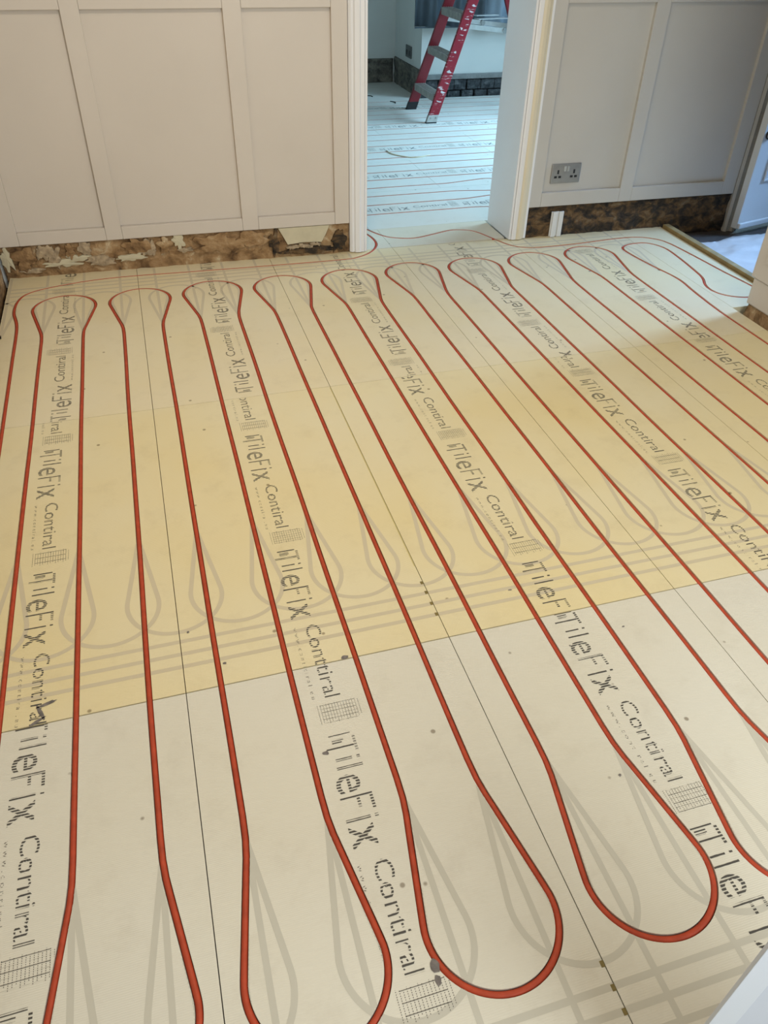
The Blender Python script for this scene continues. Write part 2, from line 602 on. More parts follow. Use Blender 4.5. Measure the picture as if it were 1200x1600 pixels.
one('lining', LIN, t3, 1.067, 1.793, -0.020, 0.255, 2.04, 2.0495, f=WB)
one('architrave', LIN, t3, 0.986, 1.8855, -0.026, 0.011, 2.1005, 2.18, f=WB)

# ---- other walls of the main room and the hall
wl = one('wall_left', 'plaster_white', None, -0.75, -0.562, -2.3, 2.45, FLOOR_Z, CEIL, kind='structure',
         label='left side wall, panelled above a bare strip', cat='wall')
one('stile', 'paint_warm', wl, -0.561, -0.546, 2.36, 2.452, 0.138, 2.30)
one('rail', 'paint_warm', wl, -0.561, -0.546, -2.0, 2.359, 0.138, 0.19)
one('panel', 'paint_warm', wl, -0.561, -0.554, -2.0, 2.359, 0.191, 2.30)
rough_strip('bare_plaster', 'bare_left', wl, lambda s, d, z: (-0.555 - d, s, z), -2.0, 2.44, FLOOR_Z, 0.137, 0.006, 0.02, 5.5)

# wall between room and hall, ending in the broken white corner at the right of the picture
bm = bmesh.new()
box(bm, 2.4285, 2.655, -2.3, 1.405, 0.142, CEIL)
box(bm, 2.4285, 2.655, 1.405, 2.40, 2.12, CEIL)
wr = obj('wall_right', bm, 'paint_warm', None, kind='structure', bevel=0.004,
         label='white wall end at the right with broken plaster at its foot', cat='wall')
bm = bmesh.new()
box(bm, 2.436, 2.650, -2.3, 1.395, 0.030, 0.1415)
obj('lower_plaster', bm, 'paint_warm', wr, bevel=0.006)
rough_strip('bare_plaster', 'bare_left', wr, lambda s, d, z: (2.446 - 0.3 * (0.03 - z) + d, s, z), -2.0, 1.385, FLOOR_Z, 0.050, 0.010,
            0.012, 1.9)
rough_strip('bare_plaster', 'bare_left', wr, lambda s, d, z: (s, 1.388 - d, z), 2.446, 2.65, FLOOR_Z, 0.032, 0.006, 0.012, 2.9)
one('panel_moulding', 'paint_warm', wr, 2.4225, 2.4284, 0.55, 1.345, 0.215, 0.228)
one('panel_moulding', 'paint_warm', wr, 2.4225, 2.4284, 1.333, 1.346, 0.2285, 2.0)

# rear wall with an added window, unseen behind the camera
bm = bmesh.new()
box(bm, -0.75, 0.6, -2.3, -2.1, FLOOR_Z, CEIL)
box(bm, 2.3, 4.8, -2.3, -2.1, FLOOR_Z, CEIL)
box(bm, 0.6, 2.3, -2.3, -2.1, FLOOR_Z, 0.95)
box(bm, 0.6, 2.3, -2.3, -2.1, 2.15, CEIL)
wall_front = obj('wall_front', bm, 'paint_warm', None, kind='structure', label='wall behind the viewer with an added window opening', cat='wall')


def win_frame(name, label, f, a0, a1, z0, z1):  # frames of the unseen windows added to bring daylight in
    w = empty(name, f((a0 + a1) / 2, 0, z0), label, 'window', kind='structure')
    for a, b, c, d in ((a0, a0 + .05, z0, z1), (a1 - .05, a1, z0, z1), (a0 + .05, a1 - .05, z0, z0 + .05),
                       (a0 + .05, a1 - .05, z1 - .05, z1), ((a0 + a1) / 2 - .02, (a0 + a1) / 2 + .02, z0 + .05, z1 - .05)):
        one('window_frame', 'gloss_white', w, a, b, 0.0, 0.05, c, d, f=f)
    return w


win_frame('added_window_1', 'unseen white window behind the viewer, added for daylight', lambda s, d, z: (s, -2.2 - d, z), 0.6, 2.3, 0.95, 2.15)
bm = bmesh.new()
box(bm, 4.62, 4.8, -2.3, 1.55, FLOOR_Z, CEIL)
box(bm, 4.62, 4.8, 2.32, 3.10, FLOOR_Z, CEIL)
box(bm, 4.62, 4.8, 5.0, 6.7, FLOOR_Z, CEIL)
box(bm, 4.62, 4.8, 1.55, 2.32, FLOOR_Z, 0.65)
box(bm, 4.62, 4.8, 1.55, 2.32, 2.05, CEIL)
box(bm, 4.62, 4.8, 3.10, 5.0, FLOOR_Z, 0.85)
box(bm, 4.62, 4.8, 3.10, 5.0, 2.25, CEIL)
wall_east = obj('wall_east', bm, 'plaster_white', None, kind='structure', label='outer wall with openings for the added hall and far room windows', cat='wall')
win_frame('added_window_2', 'unseen white hall window, added for daylight', lambda s, d, z: (4.68 + d, s, z), 1.55, 2.32, 0.65, 2.05)
win_frame('added_window_3', 'unseen white window in the far room, added for daylight', lambda s, d, z: (4.68 + d, s, z), 3.10, 5.0, 0.85, 2.25)

# ---- far room
wf = one('wall_far_left', 'plaster_white', None, 0.0, 0.2, 2.70, 6.62, FLOOR_Z, CEIL, kind='structure',
         label='left wall of the far room', cat='wall')
wa = one('wall_far', 'plaster_white', None, 0.2, 2.62, 6.435, 6.62, FLOOR_Z, CEIL, kind='structure',
         label='pale alcove wall at the back of the far room', cat='wall')
rough_strip('bare_plaster', 'bare_far', wa, lambda s, d, z: (s, 6.425 + d, z), 0.2, 2.415, FLOOR_Z, 0.188, 0.008, 0.02, 4.4)
wv = one('wall_far_return', 'plaster_white', None, 2.435, 2.62, 5.901, 6.434, FLOOR_Z, CEIL, kind='structure',
         label='short return wall with a grey socket beside the alcove', cat='wall')
rough_strip('bare_plaster', 'bare_far', wv, lambda s, d, z: (2.425 + d, s, z), 5.705, 6.42, FLOOR_Z, 0.205, 0.008, 0.02, 7.7)
wn = one('wall_far_window', 'plaster_white', None, 2.435, 4.62, 5.715, 5.90, 0.171, CEIL, kind='structure',
         label='white wall below the curtains behind the ladder', cat='wall')
one('mortar_ledge', 'mortar_grey', wn, 2.436, 4.62, 5.700, 5.80, 0.132, 0.1705, bevel=0.004)
one('footing', 'bare_dark', wn, 2.436, 4.62, 5.735, 5.90, FLOOR_Z, 0.1315)
# exposed bricks under the ledge
k = 0
x = 2.44
while x < 4.2:
    for r_ in range(2):
        L_ = 0.105 + rnd.uniform(-0.02, 0.02)
        xo = x + (0.05 if r_ else 0)
        bm = bmesh.new()
        box(bm, xo, xo + L_, 5.708 + rnd.uniform(-.006, .008), 5.736, -0.03 + 0.082 * r_, 0.045 + 0.082 * r_)
        obj('brick', bm, 'bare_dark', wn, bevel=0.006)
    x += 0.122

# ================================================================== floor boards
TH_BOT = FLOOR_Z
boards = []


def back_y(x):
    return 2.455 - 0.0235 * x


def board(x0, x1, y0, y1, m, gx=0.0009, gy0=0.0009, gy1=0.0009, y1r=None, z=0.0):
    bm = bmesh.new()
    y1r = y1 if y1r is None else y1r
    pts = [(x0 + gx, y0 + gy0), (x1 - gx, y0 + gy0), (x1 - gx, y1r - gy1), (x0 + gx, y1 - gy1)]
    prism(bm, pts, TH_BOT, z)
    o = obj('backer_board', bm, m, floor)
    boards.append(o)
    return o


def ribbon(bm, pts, w, z, lim):
    """flat strip along a polyline; pieces outside lim=(x0,x1,y0,y1) are dropped"""
    P = [Vector(p) for p in pts]
    Ls = []
    for i, p in enumerate(P):
        d = (P[min(i + 1, len(P) - 1)] - P[max(i - 1, 0)]).normalized()
        n = Vector((-d.y, d.x)) * w / 2
        Ls.append((p + n, p - n))
    x0, x1, y0, y1 = lim
    for i in range(len(P) - 1):
        mid = (P[i] + P[i + 1]) / 2
        if x0 < mid.x < x1 and y0 < mid.y < y1:
            q = [Ls[i][0], Ls[i + 1][0], Ls[i + 1][1], Ls[i][1]]
            q = [(min(max(a.x, x0), x1), min(max(a.y, y0), y1), z) for a in q]
            try:
                bm.faces.new([bm.verts.new(c) for c in q])
            except ValueError:
                pass


def bulb(c, yn, sgn, r=0.118, tc=0.247, n=22):
    """loop joining the runs at c-0.075 and c+0.075: straight flare, then a round head. left to right"""
    P = Vector((0.075, 0.0))
    C = Vector((0.0, tc))
    dist = (C - P).length
    off = math.asin(r / dist)
    base = math.atan2(C.x - P.x, C.y - P.y)
    ang = base + off
    ln = math.sqrt(dist * dist - r * r)
    T = P + Vector((math.sin(ang), math.cos(ang))) * ln
    a0 = math.atan2(T.y - C.y, T.x - C.x)
    right = [P + (T - P) * (i / 8) for i in range(9)]
    arc = [C + Vector((math.cos(a), math.sin(a))) * r for a in
           [a0 + (math.pi / 2 - a0) * i / n for i in range(1, n + 1)]]
    half = right + arc                     # right neck to the tip
    left = [Vector((-p.x, p.y)) for p in half]
    full = left + half[::-1][1:]
    return [(c + p.x, yn + sgn * p.y) for p in full]


# ================================================================== heating pipe
R_PIPE = 0.006
ZP = -0.0062


def smooth_path(P, it=2, step=0.02):
    out = [Vector(P[0])]
    for a, b in zip(P, P[1:]):
        a, b = Vector(a), Vector(b)
        n = max(1, int((b - a).length / step))
        for i in range(1, n + 1):
            out.append(a + (b - a) * i / n)
    for _ in range(it):
        out = [out[0]] + [(out[i - 1] + out[i] * 2 + out[i + 1]) / 4 for i in range(1, len(out) - 1)] + [out[-1]]
    return out


def catmull(P, n=8):
    P = [Vector(p) for p in P]
    P = [P[0] * 2 - P[1]] + P + [P[-1] * 2 - P[-2]]
    out = []
    for i in range(1, len(P) - 2):
        for k in range(n):
            t = k / n
            a, b, c, d = P[i - 1], P[i], P[i + 1], P[i + 2]
            out.append(0.5 * ((2 * b) + (c - a) * t + (2 * a - 5 * b + 4 * c - d) * t * t + (3 * b - a - 3 * c + d) * t ** 3))
    out.append(P[-2])
    return out


def wob(k, y):
    return 0.0022 * noise.noise(Vector((k * 3.3, y * 2.2, 1.0)))


path = catmull([(1.083, 2.87), (1.098, 2.76), (1.121, 2.683), (1.143, 2.583), (1.137, 2.492), (1.087, 2.407), (1.008, 2.354), (0.913, 2.341),
                (0.524, 2.350), (0.2, 2.362), (-0.04, 2.372), (-0.20, 2.362), (-0.333, 2.333), (-0.435, 2.292), (-0.481, 2.225),
                (-0.493, 2.10), (-0.472, 1.95), (-0.468, 1.636), (-0.462, 0.947), (-0.462, 0.3), (-0.462, -0.30),
                (-0.478, -0.48), (-0.45, -0.60), (-0.41, -0.61), (-0.378, -0.50), (-0.375, -0.36)])
U = [-0.375 + 0.15 * k for k in range(19)]
for k in range(19):
    up = k % 2 == 0
    u = U[k]
    far_n = 1.865 - 0.012 * abs(k % 3 - 1)
    ys = [-0.365 + (far_n + 0.365) * i / 44 for i in range(45)]
    if not up:
        ys = ys[::-1]
    if k == 18:
        ys = [y for y in ys if y < 1.5]
    path += [Vector((u + wob(k, y), y)) for y in ys]
    if k < 18:
        c = u + 0.075
        pts = bulb(c, far_n if up else -0.365, 1 if up else -1, 0.1225 if up else 0.115, 0.245 if up else 0.247)
        path += [Vector(p) for p in pts[1:-1]]
path += catmull([(2.340, 1.62), (2.352, 1.757), (2.322, 1.922), (2.302, 2.06), (2.300, 2.15), (2.335, 2.192), (2.40, 2.207), (2.465, 2.193), (2.510, 2.115),
                 (2.506, 1.987), (2.486, 1.826), (2.468, 1.735), (2.432, 1.66), (2.425, 1.60), (2.445, 1.55), (2.49, 1.513),
                 (2.545, 1.497), (2.60, 1.515), (2.632, 1.57), (2.625, 1.66), (2.610, 1.773), (2.590, 2.0), (2.566, 2.18),
                 (2.52, 2.25), (2.45, 2.285), (2.33, 2.291), (2.105, 2.272), (1.90, 2.270), (1.82, 2.293), (1.77, 2.345), (1.722, 2.463),
                 (1.69, 2.54), (1.655, 2.58), (1.60, 2.60), (1.55, 2.60), (1.45, 2.565), (1.355, 2.537), (1.28, 2.55), (1.207, 2.60), (1.142, 2.735),
                 (1.118, 2.87)])
for _ in range(1):
    path = [path[0]] + [(path[i - 1] + path[i] * 2 + path[i + 1]) / 4 for i in range(1, len(path) - 1)] + [path[-1]]
PATH_A = path
bm = bmesh.new()
tube(bm, [(p.x, p.y, ZP) for p in path], R_PIPE, 12)
obj('heating_pipe', bm, 'pipe_red', None,
    label='red underfloor heating pipe looping back and forth across the boards in the near room', cat='pipe')

# far room pipe: runs along x
path = []
ky = 0
yv = 2.925
rows = []
while yv < 5.65:
    rows.append(yv)
    yv += 0.15
for i, yv in enumerate(rows):
    xr = 1.83 if i < 4 else 3.55
    xs = [0.75 + (xr - 0.75) * j / 40 for j in range(41)]
    if i % 2:
        xs = xs[::-1]
    path += [Vector((x, yv + 0.8 * wob(i + 40, x))) for x in xs]
    if i < len(rows) - 1:
        right = i % 2 == 0
        b_ = bulb(0.0, 0.0, 1, 0.118, 0.247)
        for a, t in b_[1:-1]:
            path.append(Vector(((xr + t) if right else (0.75 - t), yv + 0.075 + a)))
path = [path[0]] + [(path[i - 1] + path[i] * 2 + path[i + 1]) / 4 for i in range(1, len(path) - 1)] + [path[-1]]
PATH_B = path
bm = bmesh.new()
tube(bm, [(p.x, p.y, ZP) for p in path], R_PIPE, 8)
obj('heating_pipe', bm, 'pipe_red', None, label='dark red heating pipe in close straight rows across the far room floor', cat='pipe')



# grooves: the boards are routed along the pipe
def groove_cutter(path, w=0.0134, depth=0.0150):
    bm = bmesh.new()
    P = []
    for p in path:
        if not P or (p - P[-1]).length > 0.006:
            P.append(p)
    rings = []
    for i, p in enumerate(P):
        d = (P[min(i + 1, len(P) - 1)] - P[max(i - 1, 0)]).normalized()
        n = Vector((-d.y, d.x)) * w / 2
        a, b = p + n, p - n
        rings.append([bm.verts.new(c) for c in ((a.x, a.y, 0.01), (a.x, a.y, -depth), (b.x, b.y, -depth), (b.x, b.y, 0.01))])
    for a, b in zip(rings, rings[1:]):
        for k in range(4):
            bm.faces.new((a[k], a[(k + 1) % 4], b[(k + 1) % 4], b[k]))
    bm.faces.new(rings[0])
    bm.faces.new(rings[-1][::-1])
    bmesh.ops.recalc_face_normals(bm, faces=bm.faces)
    me = bpy.data.meshes.new('cutter')
    bm.to_mesh(me)
    bm.free()
    o = bpy.data.objects.new('cutter', me)
    col.objects.link(o)
    return o


CUT_A, CUT_B = groove_cutter(PATH_A), groove_cutter(PATH_B)
KP = []
for pth in (PATH_A, PATH_B):
    for a, b in zip(pth, pth[1:]):
        n = max(1, int((b - a).length / 0.004))
        KP += [a + (b - a) * i / n for i in range(n)]
KD = kdtree.KDTree(len(KP))
for i, p in enumerate(KP):
    KD.insert((p.x, p.y, 0), i)
KD.balance()


def near_pipe(x, y):
    return KD.find((x, y, 0))[2]


def carve(bm):
    """take the print out where the groove runs"""
    bmesh.ops.triangulate(bm, faces=bm.faces[:])
    for _ in range(5):
        es = [e for e in bm.edges if e.calc_length() > 0.004
              and near_pipe(*((e.verts[0].co + e.verts[1].co) / 2).xy) < 0.0075 + e.calc_length() / 2]
        if not es:
            break
        bmesh.ops.subdivide_edges(bm, edges=es, cuts=1)
        bmesh.ops.triangulate(bm, faces=bm.faces[:])
    kill = [f for f in bm.faces if near_pipe(*f.calc_center_median().xy) < 0.0074]
    bmesh.ops.delete(bm, geom=kill, context='FACES')


def route(o, cutter):
    """cut the groove into a board"""
    m = o.modifiers.new('groove', 'BOOLEAN')
    m.operation = 'DIFFERENCE'
    m.solver = 'EXACT'
    m.object = cutter


# ---- lettering
def text_mesh(s):
    cu = bpy.data.curves.new('letters', 'FONT')
    cu.body = s
    cu.resolution_u = 3
    o = bpy.data.objects.new('letters', cu)
    col.objects.link(o)
    bpy.context.view_layer.update()
    me = bpy.data.meshes.new_from_object(o)
    vs_ = [tuple(v.co) for v in me.vertices]
    fs = [tuple(p.vertices) for p in me.polygons]
    bpy.data.objects.remove(o)
    bpy.data.curves.remove(cu)
    bpy.data.meshes.remove(me)
    return vs_, fs


def fit(tm, s0, s1, h0, h1, ref=None):
    """scale glyph mesh so that it fills s0..s1 and its cap height spans h0..h1"""
    vs_, fs = tm
    xs = [v[0] for v in vs_]
    ys = [v[1] for v in vs_]
    xa, xb = min(xs), max(xs)
    top = ref or max(ys)
    return [(s0 + (v[0] - xa) / (xb - xa) * (s1 - s0), h0 + v[1] / top * (h1 - h0)) for v in vs_], fs


def rects(rs):
    V, F = [], []
    for a, b, c, d in rs:
        n = len(V)
        V += [(a, c), (b, c), (b, d), (a, d)]
        F.append((n, n + 1, n + 2, n + 3))
    return V, F


def join(parts):
    V, F = [], []
    for v, f in parts:
        n = len(V)
        V += v
        F += [tuple(i + n for i in q) for q in f]
    return V, F


SPIRAL = []
for i in range(20):
    a0, a1 = i * 0.45, (i + 1) * 0.45
    ra, rb = 0.0015 + 0.00030 * i, 0.0015 + 0.00030 * (i + 1)
    SPIRAL.append(((math.cos(a0) * ra, math.sin(a0) * ra), (math.cos(a1) * rb, math.sin(a1) * rb)))


def spiral(cs, ch, k=0.62):
    V, F = [], []
    for (a, b) in SPIRAL[:16]:
        d = Vector((b[0] - a[0], b[1] - a[1]))
        nrm = Vector((-d.y, d.x)).normalized() * 0.0009
        n = len(V)
        V += [(cs + a[0] * k + nrm.x, ch + a[1] * k + nrm.y), (cs + b[0] * k + nrm.x, ch + b[1] * k + nrm.y),
              (cs + b[0] * k - nrm.x, ch + b[1] * k - nrm.y), (cs + a[0] * k - nrm.x, ch + a[1] * k - nrm.y)]
        F.append((n, n + 1, n + 2, n + 3))
    return V, F


def dashes(a, b, c, d, n):
    st = (b - a) / n
    return [(a + st * i, a + st * i + st * 0.72, c, d) for i in range(n)]


WORD = join([
    rects([(0.004, 0.0085, 0.010, 0.055), (0.0125, 0.0150, 0.014, 0.038), (0.0170, 0.0195, 0.014, 0.038), (0.0215, 0.0240, 0.014, 0.034)]),
    rects([(0.0310, 0.0365, 0.0, 0.056)] + dashes(0.012, 0.049, 0.0565, 0.0625, 6)),
    rects([(0.0600, 0.0655, 0.012, 0.045), (0.0600, 0.0655, 0.0545, 0.061)]),
    rects([(0.0790, 0.0845, 0.010, 0.062)]),
    fit(text_mesh('e'), 0.098, 0.137, 0.0, 0.047),
    rects([(0.1455, 0.1510, 0.0, 0.0625)] + dashes(0.1515, 0.180, 0.0565, 0.0625, 5) + dashes(0.1515, 0.172, 0.031, 0.037, 4)),
    rects([(0.1910, 0.1965, 0.0, 0.047), (0.1910, 0.1965, 0.0555, 0.0625)]),
    fit(text_mesh('x'), 0.206, 0.251, 0.0, 0.047)])
BRAND = join([fit(text_mesh('Contiral'), 0.278, 0.474, 0.026, 0.060), spiral(0.3245, 0.0385)])
URL = fit(text_mesh('w w w . c o n t i r a l . e u'), 0.278, 0.470, -0.002, 0.008, ref=0.75)
BLOCK = rects([(0.487 + 0.0022 * (i % 3), 0.538 - 0.003 * ((i * 7) % 3), 0.004 + 0.0062 * i, 0.0052 + 0.0062 * i) for i in range(15)]
              + [(0.490 + 0.009 * i, 0.4912 + 0.009 * i, 0.010, 0.085) for i in range(6)])


def place(shape, c, y0, mode, z):
    V, F = shape
    out = []
    for s, h in V:
        if mode == 'near':
            out.append((c + h - 0.042, y0 - s, z))
        elif mode == 'far':
            out.append((c - h + 0.042, y0 + s, z))
        else:                               # across: reads along +x, c is the row centre in y
            out.append((y0 + s, c + h - 0.042, z))
    return out, F


def cut_mesh(parts, lim):
    bm = bmesh.new()
    for V, F in parts:
        vv = [bm.verts.new(p) for p in V]
        for f in F:
            try:
                bm.faces.new([vv[i] for i in f])
            except ValueError:
                pass
    x0, x1, y0, y1 = lim
    for co, no in (((x0, 0, 0), (-1, 0, 0)), ((x1, 0, 0), (1, 0, 0)), ((0, y0, 0), (0, -1, 0)), ((0, y1, 0), (0, 1, 0))):
        bmesh.ops.bisect_plane(bm, geom=bm.verts[:] + bm.edges[:] + bm.faces[:], plane_co=co, plane_no=no, clear_outer=True)
    return bm


def letter(b, c, starts, mode, lim, ink='ink'):
    for nm, shapes, m in (('printed_wordmark', (WORD, BRAND), ink), ('printed_small_print', (URL, BLOCK), 'ink_fine')):
        parts = [place(sh, c, y0, mode, 0.0005) for y0 in starts for sh in shapes]
        bm = cut_mesh(parts, lim)
        if len(bm.faces):
            for f in bm.faces:
                if f.normal.z < 0:
                    f.normal_flip()
            carve(bm)
            obj(nm, bm, m, b)
        else:
            bm.free()


def guides(b, lim, yn, sgn, y_end, lines, straight, m='guide_print_cream'):
    """printed pipe routes: loops between all neighbouring runs, cross lines, straight runs to the board end"""
    x0, x1, y0, y1 = lim
    bm = bmesh.new()
    for k in range(-2, 22):
        c = -0.45 + 0.15 * k
        if c < x0 - 0.2 or c > x1 + 0.2:
            continue
        ribbon(bm, bulb(c, yn, sgn, 0.112, 0.248), 0.0110, 0.00025, lim)
        u = c + 0.075
        if x0 < u < x1 and straight:
            a, e = yn, y_end
            ribbon(bm, [(u, a + (e - a) * i / 60) for i in range(61)], 0.0110, 0.00020, lim)
    for i, yl in enumerate(lines):
        n = 60
        ribbon(bm, [(x0 + (x1 - x0) * j / n, yl) for j in range(n + 1)], 0.0110, 0.00015 + 0.00001 * i, lim)
    if len(bm.faces):
        for f in bm.faces:
            if f.normal.z < 0:
                f.normal_flip()
        carve(bm)
        obj('printed_guide_lines', bm, m, b, kind='stuff')
    else:
        bm.free()


cols = [(-0.535, 0.0, -0.3), (0.0, 0.6, 0.3), (0.6, 1.2, 0.9), (1.2, 1.8, 1.5), (1.8, 2.4, 2.1)]
far_starts = {-0.3: (0.625, 1.19, 1.755, 2.32), 0.3: (0.665, 1.23, 1.795, 2.36), 0.9: (0.80, 1.365, 1.93),
              1.5: (0.985, 1.55, 2.115), 2.1: (1.09, 1.655)}
mid_starts = {-0.3: (1.605, 1.04, 0.475, -0.09), 0.3: (1.53, 0.965, 0.40), 0.9: (1.885, 1.32, 0.755, 0.19),
              1.5: (1.585, 1.02, 0.455), 2.1: (1.705, 1.14, 0.575, 0.01)}
near_starts = {-0.3: (0.031, -0.534), 0.3: (0.38, -0.185, -0.75), 0.9: (0.005, -0.56), 1.5: (0.25, -0.315), 2.1: (0.1, -0.465)}
OFFN = -0.91
for x0, x1, c in cols:
    door = 1.06 < (x0 + x1) / 2 < 1.8 or x0 == 0.6
    # far row
    ya, yb = back_y(x0) + 0.004, back_y(x1) + 0.004
    b = board(x0, x1, 1.2, ya, 'board_far', y1r=yb)
    lim = (x0 + .001, x1 - .001, 1.202, min(ya, yb) - .002)
    letter(b, c, far_starts[c], 'far', lim)
    guides(b, lim, 1.86, 1, 2.46, (2.255, 2.293, 2.33), True)
    # middle row
    b = board(x0, x1, 0.0, 1.2, 'board_mid', gy0=0.0015)
    lim = (x0 + .001, x1 - .001, 0.002, 1.198)
    letter(b, c, mid_starts[c], 'near', lim)
    guides(b, lim, 0.54, -1, 0.0, (0.150, 0.112, 0.075), False)
    if abs(x1 - 0.6) < 1e-6:
        bm = bmesh.new()
        for yy in (0.187, 0.152, 0.113, 0.076):
            box(bm, 0.5925, 0.5995, yy - 0.005, yy + 0.005, 0.0001, 0.0006)
        obj('groove_end', bm, 'guide_brown', b)
        bm = bmesh.new()
        box(bm, 0.5968, 0.5994, 0.25, 1.19, 0.0001, 0.0005)
        obj('glue_line', bm, 'yellow_glue', b)
    # near row
    b = board(x0, x1, OFFN, 0.0, 'board_near', gy1=0.0015)
    lim = (x0 + .001, x1 - .001, OFFN + .001, -0.002)
    letter(b, c, near_starts[c], 'near', lim)
    guides(b, lim, -0.365, -1, OFFN, (-0.762, -0.798, -0.835), True, 'guide_print')
    if abs(x1 - 0.6) < 1e-6:
        bm = bmesh.new()
        for yy in (-0.728, -0.764, -0.799, -0.835):
            box(bm, 0.5935, 0.6000, yy - 0.005, yy + 0.005, 0.0001, 0.0006)
        obj('groove_end', bm, 'guide_brown', b)
    board(x0, x1, -2.09, OFFN, 'board_near')
# narrow column by the hall and the two pieces in the doorway
board(2.4, 2.662, 1.42, back_y(2.4) + .004, 'board_far', y1r=back_y(2.66) + .004)
board(1.068, 1.2, back_y(1.1) + .006, 2.70, 'board_near', y1r=2.70)  # both doorway pieces paler: cool daylight put into their colour
board(1.2, 1.792, back_y(1.5) + .016, 2.70, 'board_near', y1r=2.70)

# stains on the boards


def stain(b, x, y, rx, ry, seed, rot=0.0):
    bm = bmesh.new()
    n = 12
    v = []
    for i in range(n):
        a = i * math.tau / n
        k = 1 + 0.5 * noise.noise(Vector((math.cos(a) * 2, math.sin(a) * 2, seed)))
        px, py = math.cos(a) * rx * k, math.sin(a) * ry * k
        v.append(bm.verts.new((x + px * math.cos(rot) - py * math.sin(rot), y + px * math.sin(rot) + py * math.cos(rot), 0.0008)))
    bm.faces.new(v)
    obj('stain', bm, 'stain', b)


near_left = [o for o in boards if o.data.name.startswith('backer_board')]


def board_at(x, y):
    for o in boards:
        bb = [Vector(q) + Vector(o['_w']) for q in o.bound_box]
        if min(q.x for q in bb) <= x <= max(q.x for q in bb) and min(q.y for q in bb) <= y <= max(q.y for q in bb):
            return o
    return boards[0]


for i, (x, y, rx, ry, r_) in enumerate([(0.335, -0.655, .008, .011, 0), (0.333, -0.677, .005, .008, 0), (-0.283, 0.05, .022, .004, .3),
                                        (-0.295, 0.030, .004, .022, .4), (-0.302, 0.008, .018, .0035, .5), (0.352, 0.005, .009, .006, 0),
                                        (0.255, -0.225, .006, .005, 0), (0.09, 0.06, .004, .003, 0), (0.80, 0.105, .005, .002, 0),
                                        (1.01, -0.08, .004, .002, 0.4), (0.86, -0.10, .002, .002, 0), (0.80, -0.43, .003, .003, 0),
                                        (0.30, 0.77, .004, .003, 0), (0.02, 0.175, .003, .003, 0), (2.0, 1.93, .006, .005, 0)]):
    stain(board_at(x, y), x, y, rx, ry, i * 2.1, r_)

# ---- far room boards, laid the other way
for k in range(7):
    ya = 2.7 + 0.6 * k
    yb = min(ya + 0.6, 6.425)
    off = (0.35 if k % 2 else 0.95)
    xs = [0.21, 0.21 + off]
    while xs[-1] < 4.61:
        xs.append(min(xs[-1] + 1.2, 4.615))
    for xa, xb in zip(xs, xs[1:]):
        yb2 = yb
        if ya > 5.6 and xb > 2.43:
            xb = 2.43 if xa < 2.43 else None
        elif yb > 5.70 and xa > 2.43:
            yb2 = 5.698
        if xb is None:
            continue
        if ya < 5.69 < yb and xa < 2.43 < xb:
            b = board(xa, 2.43, ya, yb, 'board_pale')
            board(2.43, xb, ya, 5.698, 'board_pale')
            xb = 2.43
        else:
            b = board(xa, xb, ya, yb2, 'board_pale')
        if ya < 5.2:
            st = (1.235 - 0.565 * 2 + 0.215 * (k % 5) - 0.02)
            letter(b, ya + 0.30, [st + 0.565 * j for j in range(6)], 'across', (xa + .001, xb - .001, ya + .001, yb - .001), 'ink_blue')

# ================================================================== double socket on the right wall
sk = empty('double_socket', WB(2.0635, -0.002, 0.252), 'brushed steel double socket low on the panelled wall right of the doorway', 'socket')


def SK(a, d, h):                              # a across, d out of the wall, h up from its centre
    return WB(2.0635 + a, 0.006 - d, 0.2985 + h)


bm = bmesh.new()
box(bm, -0.077, 0.077, 0.0, 0.008, -0.045, 0.045, f=SK)
obj('face_plate', bm, 'steel', sk, bevel=0.003)
for a in (-0.008, 0.008):
    bm = bmesh.new()
    box(bm, a - 0.006, a + 0.006, 0.0082, 0.0120, 0.010, 0.034, f=SK)
    obj('switch', bm, 'aluminium', sk, bevel=0.001)
for a in (-0.042, 0.042):
    for da, dh, w, h in ((0, 0.008, 0.0045, 0.009), (-0.011, -0.015, 0.007, 0.005), (0.011, -0.015, 0.007, 0.005)):
        bm = bmesh.new()
        box(bm, a + da - w, a + da + w, 0.0075, 0.0086, dh - h, dh + h, f=SK)
        obj('pin_hole', bm, 'black_plastic', sk)

# white trunking stub standing in the bare strip
tr = empty('cable_trunking', WB(2.045, -0.02, 0.0), 'short white ribbed trunking stub standing in the bare strip under the socket', 'trunking')
for a, b, d in ((2.013, 2.078, -0.018), (2.017, 2.040, -0.027), (2.050, 2.074, -0.027)):
    bm = bmesh.new()
    box(bm, a, b, d, -0.010, 0.002, 0.124, f=WB)
    obj('trunking_base' if d > -0.02 else 'trunking_rib', bm, 'white_plastic', tr, bevel=0.002)

# ================================================================== hall: batten, door, frame, dust sheet
bm = bmesh.new()
box(bm, 2.668, 2.702, 1.42, 2.385, FLOOR_Z, 0.016)
obj('trim_4', bm, 'batten_wood', None, kind='structure', bevel=0.002,
    label='wooden batten edging the boards at the opening to the hall', cat='trim')

